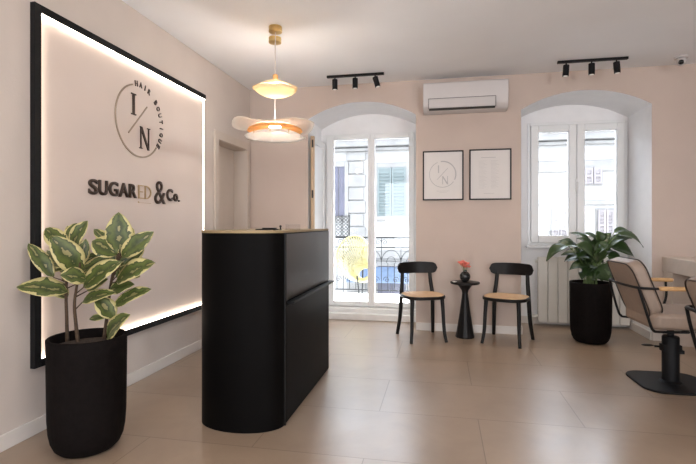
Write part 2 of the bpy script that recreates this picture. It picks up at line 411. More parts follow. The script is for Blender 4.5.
# ------------------------------------------------------------------ lit wall sign
SY0, SY1, SZ0, SZ1 = 2.187, 4.104, .375, 2.415
t = thing('wall_sign', 'large backlit wall sign panel in a black frame with dark lettering', 'sign', (XL, SY0, SZ0))
W_, H_ = SY1-SY0, SZ1-SZ0; bw = .045; dp = .032
m_ = MB(); m_.box(0, dp, 0, bw, 0, H_); m_.box(0, dp, bw, W_, 0, bw); m_.box(0, dp, bw, W_, H_-bw, H_)
m_.box(0, .012, W_-.006, W_, bw, H_-bw)
m_.build('frame', blackm, t, bevel=.002)
m_ = MB(); m_.box(0, .006, bw, W_-.006, bw, H_-bw); m_.build('backing_panel', panelm, t, smooth=False)
m_ = MB(); q = .0015
m_.box(.007, dp-.004, bw, bw+q, bw, H_-bw); m_.box(.007, dp-.004, bw, W_-.006, bw, bw+q); m_.box(.007, dp-.004, bw, W_-.006, H_-bw-q, H_-bw)
m_.box(.007, .012, W_-.008, W_-.006, bw, H_-bw)
m_.build('light_strip', led, t, smooth=False)
MW = Matrix.Translation((.006, -SY0, -SZ0)) @ Matrix(((0,0,1,0),(1,0,0,0),(0,1,0,0),(0,0,0,1)))   # plane (x=world y, y=world z), raised along +x
def ring_arc(mb, cy, cz, r, a0, a1, th, n, M, dep=.006):
    for k in range(n):
        p, q_ = math.radians(a0+(a1-a0)*k/n), math.radians(a0+(a1-a0)*(k+1)/n)
        pts = [((r-th/2)*math.cos(p), (r-th/2)*math.sin(p)), ((r+th/2)*math.cos(p), (r+th/2)*math.sin(p)), ((r+th/2)*math.cos(q_), (r+th/2)*math.sin(q_)), ((r-th/2)*math.cos(q_), (r-th/2)*math.sin(q_))]
        mb.prism([(cy+x, cz+y) for x, y in pts], 0, dep, M=M)
cy, cz = 3.135, 1.955
m_ = MB(); ring_arc(m_, cy, cz, .268, 108, 322, .011, 60, MW); m_.build('emblem_ring', ringm, t)
m_ = MB(); m_.prism([(3.003, 1.848), (3.009, 1.842), (3.228, 2.082), (3.222, 2.088)], 0, .006, M=MW); m_.build('emblem_slash', ringm, t)
m_ = MB()
for r4 in ((3.052, 3.074, 1.99, 2.145), (3.036, 3.09, 2.137, 2.146), (3.036, 3.09, 1.988, 1.997)): m_.prism([(r4[0], r4[2]), (r4[1], r4[2]), (r4[1], r4[3]), (r4[0], r4[3])], 0, .008, M=MW)
m_.build('letter', lettm, t)
m_ = MB()
for pl in ([(3.143, 1.755), (3.153, 1.755), (3.153, 1.92), (3.143, 1.92)], [(3.237, 1.755), (3.247, 1.755), (3.247, 1.92), (3.237, 1.92)], [(3.136, 1.92), (3.162, 1.92), (3.250, 1.75), (3.232, 1.75)],
           [(3.13, 1.752), (3.166, 1.752), (3.166, 1.759), (3.13, 1.759)], [(3.226, 1.914), (3.26, 1.914), (3.26, 1.921), (3.226, 1.921)]): m_.prism(pl, 0, .008, M=MW)
m_.build('letter', lettm, t)
s_ = 'HAIR BOUTIQUE'
for i, ch in enumerate(s_):
    if ch == ' ': continue
    a = math.radians(98-i*10.9)
    wd = {'I': .007, 'O': .03, 'U': .027, 'Q': .03}.get(ch, .026)
    R_ = Matrix.Translation((cy+.278*math.cos(a), cz+.278*math.sin(a), 0)) @ Matrix.Rotation(a-PI/2, 4, 'Z')
    m_ = MB(); text_fit(m_, ch, -wd*.58, wd*.58, -.021, .021, .02, M=MW @ R_, depth=.006)
    m_.build('arc_letter', lettm, t, smooth=False)
bx = [2.61, 2.70, 2.80, 2.90, 3.01, 3.10]
for ch, a0, a1, b0, b1, bo_ in (('S', 2.612, 2.692, 1.372, 1.474, .024), ('U', 2.702, 2.786, 1.372, 1.474, .024), ('G', 2.800, 2.892, 1.372, 1.474, .024), ('A', 2.900, 3.000, 1.372, 1.474, .024), ('R', 3.008, 3.094, 1.372, 1.474, .024),
        ('&', 3.318, 3.462, 1.340, 1.525, -.004), ('C', 3.482, 3.570, 1.372, 1.474, .03), ('o', 3.584, 3.646, 1.372, 1.440, .03), ('.', 3.658, 3.674, 1.372, 1.388, .0)):
    m_ = MB(); text_fit(m_, ch, a0, a1, b0, b1, bo_, M=MW, depth=.012); m_.build('letter', lettm, t, smooth=False)
for ch, a0, a1 in (('E', 3.118, 3.180), ('D', 3.196, 3.272)):
    m_ = MB(); h0, h1, w3 = 1.372, 1.474, .008
    m_.prism([(a0, h0), (a0+w3, h0), (a0+w3, h1), (a0, h1)], 0, .010, M=MW)
    if ch == 'E':
        for hh, aa in ((h0, a1), ((h0+h1)/2-.003, a1-.012), (h1-.007, a1)): m_.prism([(a0+w3, hh), (aa, hh), (aa, hh+.007), (a0+w3, hh+.007)], 0, .010, M=MW)
    else:
        hc, rx, rz = (h0+h1)/2, a1-a0-w3, (h1-h0)/2
        for k in range(20):
            p0, p1 = -PI/2+PI*k/20, -PI/2+PI*(k+1)/20
            m_.prism([(a0+w3+rx*math.cos(p0), hc+rz*math.sin(p0)), (a0+w3+rx*math.cos(p1), hc+rz*math.sin(p1)), (a0+w3+(rx-w3)*math.cos(p1), hc+(rz-.007)*math.sin(p1)), (a0+w3+(rx-w3)*math.cos(p0), hc+(rz-.007)*math.sin(p0))], 0, .010, M=MW)
    m_.build('letter', goldm, t, smooth=False)['label'] = 'thin gold letter'
m_ = MB(); m_.prism([(3.118, 1.340), (3.272, 1.340), (3.272, 1.3425), (3.118, 1.3425)], 0, .004, M=MW); m_.prism([(3.118, 1.340), (3.128, 1.340), (3.128, 1.350), (3.118, 1.350)], 0, .004, M=MW)
m_.build('underline', goldm, t, smooth=False)['label'] = 'thin gold underline'

# ------------------------------------------------------------------ reception desk
t = thing('reception_desk', 'tall black reception desk with one rounded end and a brass top edge', 'desk', (-1.157, 2.60, 0))
def desk_outline(g=0.):
    pts = []
    for k in range(33):
        a = PI+PI*k/32
        pts.append(((.257+g)*math.cos(a), (.155+g)*math.sin(a)))
    pts += [(.257+g, 1.08+g), (-.257-g, 1.08+g)]
    return pts
m_ = MB(); m_.prism(desk_outline(), .0, 1.128); m_.build('body', deskm, t, bevel=.002, angle=25)
m_ = MB(); m_.prism(desk_outline(.002), 1.128, 1.142); m_.build('top', mat('muted_brass_edge', (.36, .27, .15), .5, .3, var=.06, spec=.3), t, bevel=.001, angle=25)['label'] = 'thin brass edged top'
m_ = MB(); m_.box(.257, .263, .02, 1.075, .725, 1.122); m_.build('upper_panel', deskf, t, bevel=.002)
m_ = MB(); m_.box(.257, .263, .02, 1.075, .01, .700); m_.build('lower_panel', deskm, t, bevel=.002)
m_ = MB(); m_.box(.257, .302, .05, 1.11, .706, .719); m_.build('bag_ledge', blackm, t, bevel=.002)
m_ = MB(); m_.box(.255, .266, -.006, .004, 0, 1.128); m_.build('edge_strip', blackm, t, bevel=.002)
# items on the desk
ZT = 1.1425
p = P(266, 229, 2.95)
o = MB(); o.prism([(-.06,-.03),(.07,-.035),(.075,.03),(-.05,.04)], 0, .006); o.prism([(-.02,-.02),(.06,-.03),(.065,.02)], .006, .014)
o = o.build('tablet', black, bevel=.002); o.location = (p.x, p.y, ZT); tag(o, 'small flat black tablet lying on the reception desk', 'tablet')
p = P(280.5, 229, 2.98)
o = MB(); o.lathe([(.009, 0), (.009, .002), (.005, .004), (.005, .018), (.008, .02), (.008, .026), (.002, .03)], 14); o = o.build('stamp', black); o.location = (p.x, p.y, ZT)
tag(o, 'tiny black upright stamp on the reception desk', 'stamp')
p = P(293, 229, 3.05)
o = MB(); o.box(-.05, .05, -.002, .002, 0, .035); o.box(-.05, .05, -.002, .03, 0, .002); o = o.build('card_holder', acryl, bevel=.0005); o.location = (p.x, p.y, ZT)
tag(o, 'low clear acrylic card holder on the reception desk', 'card holder')

# ------------------------------------------------------------------ side chairs
def rrect(w, d, r, n=6, front=1.0):
    pts = []
    for (sx, sy, a0) in ((1, 1, 0), (-1, 1, PI/2), (-1, -1, PI), (1, -1, 3*PI/2)):
        for k in range(n+1):
            a = a0+PI/2*k/n; pts.append((sx*(w/2-r)+r*math.cos(a), sy*(d/2-r)+r*math.sin(a)))
    return pts
def curve(pts, n=14):
    """Catmull-Rom through pts"""
    P_ = [Vector(p) for p in pts]; P_ = [P_[0]*2-P_[1]]+P_+[P_[-1]*2-P_[-2]]; out = []
    for i in range(1, len(P_)-2):
        for k in range(n):
            t_ = k/n; a, b_, c, d = P_[i-1:i+3]
            out.append(.5*((2*b_)+(c-a)*t_+(2*a-5*b_+4*c-d)*t_*t_+(3*b_-a-3*c+d)*t_**3))
    out.append(P_[-2]); return out
def side_chair(label):
    t = thing('side_chair', label, 'chair', group='black chairs beside the little table')
    sy = -.01
    m_ = MB(); o_ = rrect(.43, .41, .15, 8); i_ = rrect(.35, .33, .12, 8); n = len(o_)
    vo = [[m_.bm.verts.new((x, y+sy, z)) for x, y in o_] for z in (.425, .455)]; vi = [[m_.bm.verts.new((x, y+sy, z)) for x, y in i_] for z in (.425, .455)]
    for k in range(n):
        l = (k+1) % n
        for q4 in ([vo[0][k], vo[0][l], vo[1][l], vo[1][k]], [vo[1][k], vo[1][l], vi[1][l], vi[1][k]], [vi[1][k], vi[1][l], vi[0][l], vi[0][k]], [vi[0][k], vi[0][l], vo[0][l], vo[0][k]]): m_.bm.faces.new(q4)
    fr = m_.build('seat_frame', black, t, bevel=.006)
    m_ = MB(); m_.prism([(x, y+sy) for x, y in rrect(.405, .385, .14, 8)], .4555, .460); m_.build('seat', cane, t, bevel=.002)['label'] = 'tan woven cane seat'
    for s in (-1, 1):
        m_ = MB(); c_ = curve([(s*.155, -.155, .44), (s*.162, -.165, .3), (s*.168, -.18, .12), (s*.182, -.205, 0)], 8)
        m_.tube(c_, [.0205-.005*i/(len(c_)-1) for i in range(len(c_))], 12); m_.build('leg', black, t)
        m_ = MB(); c_ = curve([(s*.150, .215, .74), (s*.158, .195, .58), (s*.172, .175, .43), (s*.182, .19, .2), (s*.2, .235, 0)], 8)
        m_.tube(c_, [.0175+.004*math.sin(PI*i/(len(c_)-1)) for i in range(len(c_))], 12); m_.build('leg', black, t)
    # curved back board with rounded ends
    m_ = MB(); n = 28; hw = .222; rows = []
    for i in range(n+1):
        x = -hw+2*hw*i/n; e = min(1, (hw-abs(x))/.05); h = .061*math.sqrt(max(0, 1-(1-e)**2))*.999+.0005
        h = h*(1-.10*(x/hw)**2)
        yb = .235-.075*(x/hw)**2
        rows.append([m_.bm.verts.new((x, yb-.010, .712-h)), m_.bm.verts.new((x, yb-.012, .712+h)), m_.bm.verts.new((x, yb+.010, .712+h)), m_.bm.verts.new((x, yb+.012, .712-h))])
    for i in range(n):
        for k in range(4): m_.bm.faces.new([rows[i][k], rows[i+1][k], rows[i+1][(k+1) % 4], rows[i][(k+1) % 4]])
    m_.bm.faces.new(rows[0]); m_.bm.faces.new(rows[-1][::-1])
    m_.build('backrest', black, t, bevel=.004)
    return t
ch = side_chair('black bentwood chair with tan cane seat, left of the little pedestal table')
ch.location = (-.19, 4.86, 0); ch.rotation_euler = (0, 0, math.radians(21))
dup(ch, (.645, 4.89, 0), math.radians(-23), 'black bentwood chair with tan cane seat, between the pedestal table and the radiator')

# pedestal table
TX, TY = .246, 5.0
t = thing('pedestal_table', 'small black round pedestal table with a flared conical base', 'table', (TX, TY, 0))
m_ = MB(); m_.lathe([(.142, .555), (.150, .560), (.150, .575), (.146, .578)], 40); m_.build('tabletop', black, t, bevel=.001)
m_ = MB(); m_.lathe([(.095, 0), (.097, .012), (.086, .06), (.055, .26), (.034, .42), (.030, .46), (.036, .49), (.075, .545), (.085, .556)], 14)
m_.build('pedestal', black, t, angle=15)
t = thing('vase', 'round black vase holding coral flowers on the pedestal table', 'vase', (TX, TY, .5785))
m_ = MB(); m_.lathe([(.022, 0), (.035, .008), (.052, .035), (.055, .055), (.050, .078), (.034, .098), (.020, .106), (.019, .118), (.022, .122), (.015, .120), (.014, .10)], 32, cap1=True); m_.build('body', vasem, t)
m_ = MB(); st = MB()
for k in range(13):
    a = random.uniform(0, 2*PI); r = random.uniform(.01, .075); z = .15+random.uniform(0, .06)
    c = Vector((r*math.cos(a)+.012, r*math.sin(a), z)); st.tube([(0, 0, .10), (c.x*.5, c.y*.5, .13), c], .0015, 5)
    for j in range(6):
        b_ = 2*PI*j/6+a; q_ = c+Vector((.016*math.cos(b_), .016*math.sin(b_), random.uniform(-.006, .008)))
        m_.ball(q_, .012, 8, (1, 1, .55))
m_.build('flower', coral, t); st.build('flower_stem', stemg, t)
o = MB(); o.lathe([(.012, 0), (.022, .005), (.024, .009), (.016, .007)], 16); o = o.build('saucer', whitep); o.location = (TX-.108, TY-.07, .5785)
tag(o, 'tiny white dish at the left edge of the pedestal table', 'dish')

# ------------------------------------------------------------------ pictures
def picture(x0, x1, z0, z1, label):
    t = thing('framed_print', label, 'picture', (x0, YB-.001, z0), group='framed prints between the windows'); w_, h_ = x1-x0, z1-z0; f = .014
    m_ = MB(); 
    for q4 in ((0, f, 0, h_), (w_-f, w_, 0, h_), (f, w_-f, 0, f), (f, w_-f, h_-f, h_)): m_.box(q4[0], q4[1], -.022, 0, q4[2], q4[3])
    m_.build('frame', black, t, bevel=.002)
    m_ = MB(); m_.box(f, w_-f, -.012, -.001, f, h_-f); m_.build('paper', paper, t, smooth=False)
    return t, w_, h_
MP = Matrix(((1,0,0,0),(0,0,-1,-.012),(0,1,0,0),(0,0,0,1)))
t, w_, h_ = picture(-.198, .241, 1.441, 1.985, 'black framed print with a grey circular emblem, left of the pair')
m_ = MB(); ring_arc(m_, .215, .285, .142, 112, 325, .006, 50, MP, .001); ring_arc(m_, .215, .285, .142, -25, 98, .012, 30, MP, .001)
m_.prism([(.155, .23), (.159, .226), (.275, .352), (.271, .356)], 0, .001, M=MP)
for pl in ([(.165, .30), (.177, .30), (.177, .385), (.165, .385)], [(.212, .175), (.219, .175), (.219, .265), (.212, .265)], [(.265, .175), (.272, .175), (.272, .265), (.265, .265)], [(.208, .265), (.222, .265), (.276, .175), (.262, .175)]): m_.prism(pl, 0, .001, M=MP)
m_.prism([(.15, .10), (.29, .10), (.29, .103), (.15, .103)], 0, .001, M=MP); m_.prism([(.18, .085), (.26, .085), (.26, .087), (.18, .087)], 0, .001, M=MP)
m_.build('emblem', ink, t, smooth=False)
t, w_, h_ = picture(.302, .738, 1.441, 1.989, 'black framed print with a small heading and two text columns, right of the pair')
m_ = MB(); m_.prism([(.125, .455), (.275, .455), (.275, .460), (.125, .460)], 0, .001, M=MP); m_.build('heading', ink, t, smooth=False)
for cx in (.10, .225):
    m_ = MB()
    for k in range(22):
        L_ = .085*(.6+.4*((k*7+3) % 5)/4); m_.prism([(cx, .42-k*.014), (cx+L_, .42-k*.014), (cx+L_, .4215-k*.014), (cx, .4215-k*.014)], 0, .001, M=MP)
    m_.build('text_column', ink, t, smooth=False)
m_ = MB(); m_.prism([(.15, .068), (.26, .068), (.26, .071), (.15, .071)], 0, .001, M=MP)
m_.build('footer_line', ink, t, smooth=False)

# ------------------------------------------------------------------ air conditioner
t = thing('air_conditioner', 'white split air conditioner mounted high on the back wall', 'air conditioner', (-.187, YB, 2.385))
W_ = .872
m_ = MB(); pr = [(0, 0), (-.12, 0), (-.165, .02), (-.195, .07), (-.20, .29), (-.19, .30), (0, .30)]
for x0, x1 in ((0, W_),): m_.prism([(y, z) for y, z in pr], x0, x1, M=Matrix(((0,0,1,0),(1,0,0,0),(0,1,0,0),(0,0,0,1))))
m_.build('body', acw, t, bevel=.006)
m_ = MB(); m_.box(.06, W_-.13, -.206, -.195, .025, .125); m_.build('louver', acw, t, bevel=.006)
m_ = MB(); m_.box(.062, W_-.132, -.202, -.15, .012, .024); m_.box(.055, .0585, -.203, -.19, .02, .128); m_.box(W_-.1285, W_-.125, -.203, -.19, .02, .128); m_.box(.055, W_-.125, -.2025, -.19, .127, .1295); m_.build('gap', darkgap, t)

# ------------------------------------------------------------------ track lights
def track(x0, x1, us, label, tilts):
    t = thing('track_light', label, 'light', ((x0+x1)/2, 4.89, ZC), group='ceiling track lights by the windows'); L_ = (x1-x0)/2
    m_ = MB(); m_.box(-L_, L_, -.018, .018, -.022, 0); m_.build('track', blackm, t, bevel=.002)
    for u_, ti in zip(us, tilts):
        c = Vector((u_, 0, -.045))
        M_ = Matrix.Translation(c) @ Matrix.Rotation(ti, 4, 'Y')
        m_ = MB(); m_.tube([(u_, 0, -.02), (u_, 0, -.05)], .007); m_.lathe([(.024, -.105), (.029, -.104), (.029, 0), (.026, .003)], 20, M=M_, cap0=True)
        h = m_.build('spot_head', blackm, t)
        m_ = MB(); m_.lathe([(.021, -.1062), (.021, -.1052)], 16, M=M_); m_.build('lens', spotg, h)
        l = bpy.data.lights.new('spot_lamp', 'SPOT'); l.energy = 14; l.color = (1, .86, .70); l.spot_size = math.radians(75); l.spot_blend = .8; l.shadow_soft_size = .03
        lo = bpy.data.objects.new('spot_lamp', l); C.objects.link(lo); lo.parent = t; lo.location = M_ @ Vector((0, 0, -.112)); lo.rotation_euler = (0, ti, 0)
track(-1.209, -.591, (-.222, .0, .215), 'black track with three spots on the ceiling before the balcony door', (0, 0, -.28))
track(1.123, 1.755, (-.235, -.005, .215), 'black track with three spots on the ceiling before the casement window', (.06, 0, -.08))
# security camera
t = thing('security_camera', 'small white dome security camera with black lens on the ceiling at right', 'camera', (2.25, 4.98, ZC))
m_ = MB(); m_.lathe([(.055, 0), (.058, -.004), (.058, -.018), (.050, -.022)], 28); m_.build('base', acw, t)
m_ = MB(); m_.ball((0, -.005, -.048), .043, 24); m_.build('housing', acw, t)
m_ = MB(); m_.ball((-.014, -.030, -.062), .024, 18); m_.build('lens', vasem, t)

# ------------------------------------------------------------------ pendant lamps
def point(parent, z, e, col, r=.04):
    l = bpy.data.lights.new('lamp_glow', 'POINT'); l.energy = e; l.color = col; l.shadow_soft_size = r
    o = bpy.data.objects.new('lamp_glow', l); C.objects.link(o); o.parent = parent; o.location = (0, 0, z)
ax, ay = -1.319, 3.588; zz = 2.277-ZC
t = thing('pendant_lamp', 'small cream two-shell pendant lamp hanging above the larger one', 'lamp', (ax, ay, ZC), group='pendant lamps over the reception desk')
m_ = MB(); m_.lathe([(.054, 0), (.054, -.012), (.050, -.014), (.050, -.020), (.054, -.022), (.054, -.042), (.046, -.045)], 32); m_.build('ceiling_canopy', brass, t)
m_ = MB(); m_.tube([(0, 0, -.044), (0, 0, zz+.11)], .0035, 8); m_.build('cord', acw, t)
m_ = MB(); m_.lathe([(.018, zz+.065), (.021, zz+.07), (.021, zz+.112), (.012, zz+.118)], 20); m_.build('wooden_neck', woodm, t)['label'] = 'wooden neck'
wav = lambda a, z: 1+.035*math.cos(7*a)
m_ = MB(); m_.lathe([(.012, zz+.066), (.07, zz+.054), (.13, zz+.028), (.178, zz+.004)], 84, rf=lambda a, z: 1+.03*math.cos(7*a)*(1-max(0, z-zz)/.07), cap0=False, cap1=False); m_.build('upper_shade', creamsh, t, solid=.003)
m_ = MB(); m_.lathe([(.176, zz-.003), (.15, zz-.025), (.10, zz-.05), (.05, zz-.060), (.004, zz-.062)], 84, rf=lambda a, z: 1+.03*math.cos(7*a)*(1-max(0, zz-z)/.07), cap0=False, cap1=False); m_.build('lower_shade', creamsh, t, solid=.003)
m_ = MB(); m_.lathe([(.028, zz-.03), (.032, zz-.028), (.032, zz+.035), (.02, zz+.045)], 20); m_.build('bulb', bulb, t)
point(t, zz+.055, 5, (1, .96, .91), .02)

bx_, by_ = -1.400, 3.799; zz = 1.985-ZC
t = thing('pendant_lamp', 'large pendant lamp with wavy frosted disc above scalloped white petals', 'lamp', (bx_, by_, ZC), group='pendant lamps over the reception desk')
m_ = MB(); m_.lathe([(.054, 0), (.054, -.012), (.050, -.014), (.050, -.020), (.054, -.022), (.054, -.042), (.046, -.045)], 32); m_.build('ceiling_canopy', brass, t)
m_ = MB(); m_.tube([(0, 0, -.044), (0, 0, zz+.06)], .0035, 8); m_.build('cord', acw, t)
m_ = MB(); n = 96; rad = [.01, .06, .12, .18, .24, .30, .345]; rings = []
for r in rad:
    ring = []
    for i in range(n):
        a = 2*PI*i/n; k = (r/.345)**2
        z = zz+.062-.025*k+.020*k*math.cos(3*a+.8)+.010*k*math.sin(5*a)
        rr = r*(1+.05*k*math.cos(3*a+1.5)); ring.append(m_.bm.verts.new((rr*math.cos(a), rr*math.sin(a), z)))
    rings.append(ring)
for k in range(len(rings)-1):
    for i in range(n): m_.bm.faces.new([rings[k][i], rings[k][(i+1) % n], rings[k+1][(i+1) % n], rings[k+1][i]])
m_.build('wavy_disc', shade, t, solid=.003)
m_ = MB(); m_.lathe([(.012, zz+.054), (.10, zz+.048), (.18, zz+.030), (.225, zz+.008), (.235, zz-.008)], 64, cap0=False, cap1=False); m_.build('amber_diffuser', shade_o, t, solid=.003)['label'] = 'amber inner diffuser'
m_ = MB(); n = 120; rings = []
for r in (.01, .07, .13, .18, .215, .24, .262):
    ring = []
    for i in range(n):
        a = 2*PI*i/n; k = (r/.262)**2; sc = 1-.13*k*(1-abs(math.sin(4.5*a)))**1.5
        z = zz+.012-.082*k+.010*k*abs(math.sin(4.5*a)); ring.append(m_.bm.verts.new((r*sc*math.cos(a), r*sc*math.sin(a), z)))
    rings.append(ring)
for k in range(len(rings)-1):
    for i in range(n): m_.bm.faces.new([rings[k][i], rings[k][(i+1) % n], rings[k+1][(i+1) % n], rings[k+1][i]])
m_.build('petal_shade', petalm, t, solid=.003)
m_ = MB(); m_.tube([(0, 0, zz+.028), (0, 0, zz+.06)], .01); m_.build('stem', brass, t)
m_ = MB(); 
for i in range(9):
    a = 2*PI*i/9; m_ = MB(); m_.tube([(.225*math.cos(a), .225*math.sin(a), zz-.028), (.225*math.cos(a), .225*math.sin(a), zz-.052)], .003, 6)
    m_.build('pin', brass, t)
m_ = MB(); m_.lathe([(.03, zz+.022), (.05, zz+.026), (.05, zz+.034), (.03, zz+.038)], 24); m_.build('upper_bulb', bulb, t)
point(t, zz+.10, 7, (1, .96, .91), .05); point(t, zz-.002, 5, (1, .95, .88), .02)

# ------------------------------------------------------------------ pots and plants
def pot(parent, R=.197, H=.60):
    prof = [(R*.62, 0), (R*.72, .006), (R*.82, .025), (R*.90, .06), (R*.95, .11), (R*.975, .18), (R*.985, .3), (R*.995, .5), (R, H-.004), (R-.004, H), (R-.014, H), (R-.018, H-.012), (R-.02, H-.07)]
    m_ = MB(); m_.lathe(prof, 144, rf=lambda a, z: 1+(.0018*math.cos(36*a) if .05 < z < H-.03 else 0), cap1=True); m_.build('pot', potm, parent, angle=60)
    m_ = MB(); m_.lathe([(R-.021, H-.05), (R*.5, H-.035), (.01, H-.03)], 40, cap0=False); m_.build('soil', soil, parent)
def leaf(mb, B, T, wd, nrm, arch=.1, fold=.15, n=10, rnd=0, tipdroop=0., shp='oval'):
    B, T = Vector(B), Vector(T); ax_ = T-B; L_ = ax_.length; d = ax_.normalized()
    side = d.cross(Vector(nrm)); side.normalize(); up = side.cross(d).normalized()
    uvl = mb.bm.loops.layers.uv.verify(); rows = []; m = 6
    for i in range(n+1):
        t_ = i/n; c = B+ax_*t_+up*(4*arch*L_*t_*(1-t_))-Vector((0, 0, tipdroop*L_*t_**3))
        if shp == 'oval': w_ = (max(0, math.sin(PI*min(1, t_**.95)))**.66)*(1-.12*t_)
        else: w_ = math.sin(PI*t_**.75)**.9*(1-.2*t_)*1.1
        w_ = wd/2*max(w_, .02)
        row = []
        for j in range(m+1):
            s_ = -1+2*j/m; wob = .03*L_*math.sin(9*t_+rnd+s_)*abs(s_)
            row.append((mb.bm.verts.new(c+side*(w_*s_)+up*(fold*w_*abs(s_)+wob*.5)), (j/m, t_)))
        rows.append(row)
    for i in range(n):
        for j in range(m):
            q = [rows[i][j], rows[i][j+1], rows[i+1][j+1], rows[i+1][j]]
            f = mb.bm.faces.new([x[0] for x in q]); f.smooth = True
            for lp, x in zip(f.loops, q): lp[uvl].uv = x[1]

# ficus in the left foreground
px_, py_ = -1.835, 2.145
t = thing('potted_rubber_plant', 'variegated rubber plant in a tall dark pot by the wall sign', 'plant', (px_, py_, 0))
pot(t, .190, .59)
def q5(x, y, dd=0.):
    return P(10+x/3.313, 205+y/3.313, 2.52+dd)-Vector((px_, py_, 0))
LV = [((235,225),(133,103),66,-.12),((192,150),(118,78),48,.05),((205,140),(258,52),42,.02),((196,130),(222,60),36,.10),((228,200),(252,112),34,.0),
      ((145,240),(60,128),38,-.02),((192,290),(20,272),58,-.06),((190,310),(100,255),48,.08),((252,245),(165,232),46,-.16),((240,222),(335,172),34,.02),
      ((245,272),(370,188),58,-.13),((365,160),(360,24),64,.0),((355,165),(272,120),72,-.05),((370,170),(476,88),46,-.03),((365,195),(445,140),44,.06),
      ((352,255),(482,192),62,-.08),((255,285),(325,245),38,.05),((330,285),(412,262),38,.0),((240,322),(350,290),36,-.06),((345,335),(468,278),42,-.02),
      ((345,375),(283,308),50,-.07),((322,442),(398,362),52,-.10),((320,372),(262,378),20,.02),((345,150),(278,80),34,.08),((372,150),(405,75),36,.10),
      ((215,190),(160,85),40,.12),((230,180),(190,70),40,.14),((350,215),(300,150),44,.12),((360,230),(440,175),40,.14),((200,240),(110,150),36,.15),((225,260),(290,215),40,.14)]
rl = random.Random(11)
for k in range(16):
    cx_, cy_ = ((205, 170), (350, 170))[k % 2]; a = rl.uniform(0, 2*PI); r1 = rl.uniform(70, 115)
    LV.append(((cx_+15*math.cos(a), cy_+15*math.sin(a)+30), (cx_+r1*.9*math.cos(a), cy_+20+r1*.85*math.sin(a)), rl.uniform(34, 48), rl.uniform(.04, .15)))
lm = MB(); sm = MB()
STM = [[(190,455,.0),(188,380,.0),(186,280,.0),(195,200,.02),(200,140,.04)], [(226,458,-.06),(218,390,-.06),(214,320,-.07),(228,230,-.06),(232,190,-.06)], [(312,445,.02),(322,360,.02),(336,250,.02),(352,190,.0),(365,150,.0)]]
stpts = []
for s_ in STM:
    c_ = curve([q5(x, y, d) for x, y, d in s_], 8); c_[0].z = min(c_[0].z, .555)
    sm.tube(c_, [.010-.005*i/(len(c_)-1) for i in range(len(c_))], 10); stpts += c_
rl = random.Random(3)
for (bx0, tx0, wd, dd) in LV:
    B = q5(*bx0, dd*.4); T = q5(*tx0, dd+rl.uniform(-.03, .03)); T.z = max(T.z, .5)
    if (px_+T.x) < XL+.05: T.x = XL+.05-px_
    L_ = (T-B).length
    view = Vector((0-px_, 0-py_, EYE-1.0)).normalized()
    nrm = (view*.9+Vector((rl.uniform(-.4, .4), rl.uniform(-.2, .2), .55))).normalized()
    leaf(lm, B, T, wd/3.313*2.5/465*1.4, nrm, .07, .22, 12, rl.uniform(0, 6))
    near = min(stpts, key=lambda q_: (q_-B).length)
    dn = Vector((near.x, near.y, near.z-.03)); sm.tube([dn, (dn+B)/2, B, B+(T-B)*.08], [.004, .003, .003, .002], 6)
lm.build('foliage', fic, t, solid=.0015, norm=False); sm.build('stem', stemm, t)

# lily by the window
lx, ly = 1.47, 5.05
t = thing('potted_lily', 'leafy dark green plant in a tall dark pot before the radiator', 'plant', (lx, ly, 0))
pot(t, .193, .60)
def q4(x, y, dd=0.):
    return P(530+x/3.569, 220+y/3.569, 4.68+dd)-Vector((lx, ly, 0))
LV = [((135,92),(58,142),34,-.05),((175,95),(75,100),30,.05),((160,92),(100,72),20,.1),((215,85),(140,42),26,.02),((240,85),(190,42),28,.08),((255,80),(238,36),26,.02),
      ((225,130),(160,85),46,-.12),((230,140),(165,130),40,-.10),((210,165),(140,175),34,-.08),((235,165),(190,200),34,-.12),((240,150),(235,95),46,-.10),((260,120),(245,70),34,.0),
      ((270,105),(345,62),38,-.05),((310,52),(405,92),40,-.08),((285,95),(372,128),42,-.10),((290,80),(365,62),26,.06),((250,160),(292,218),60,-.12),((262,160),(255,215),40,-.04),
      ((275,130),(330,150),34,-.1),((230,110),(290,40),30,.1),((300,45),(365,42),22,.08),((200,150),(150,120),32,.02),((215,150),(130,145),34,.10),((270,150),(310,185),34,.05),
      ((225,100),(165,62),28,.12),((270,100),(300,60),30,.12),((205,130),(110,120),30,.14),((230,180),(225,215),30,-.15),((205,185),(185,212),26,-.1),((245,120),(280,95),36,-.13)]
for k in range(16):
    a = rl.uniform(0, 2*PI); r0, r1 = rl.uniform(5, 25), rl.uniform(50, 95)
    LV.append(((218+r0*1.3*math.cos(a), 120+r0*math.sin(a)*.8), (218+r1*1.15*math.cos(a), 118+r1*.75*math.sin(a)), rl.uniform(28, 42), rl.uniform(.0, .14)))
lm = MB(); sm = MB()
for (b0, t0, wd, dd) in LV:
    B = q4(*b0, dd*.6); T = q4(*t0, dd+rl.uniform(-.03, .03))
    view = Vector((-lx, -ly, 0)).normalized()
    nrm = (view*.5+Vector((rl.uniform(-.4, .4), rl.uniform(-.2, .2), .9))).normalized()
    leaf(lm, B, T, wd/3.569*4.6/465*1.7, nrm, .12, .25, 10, rl.uniform(0, 6), .06, 'l')
    s0 = Vector((rl.uniform(-.06, .06), rl.uniform(-.06, .06), .565)); mid = (s0+B)/2+Vector((0, 0, .04))
    mid.x = s0.x*.5+B.x*.5*.8; sm.tube(curve([s0, mid, B, B+(T-B)*.1], 5), .0035, 6)
lm.build('foliage', lil, t, solid=.0015, norm=False); sm.build('stem', stemg, t)

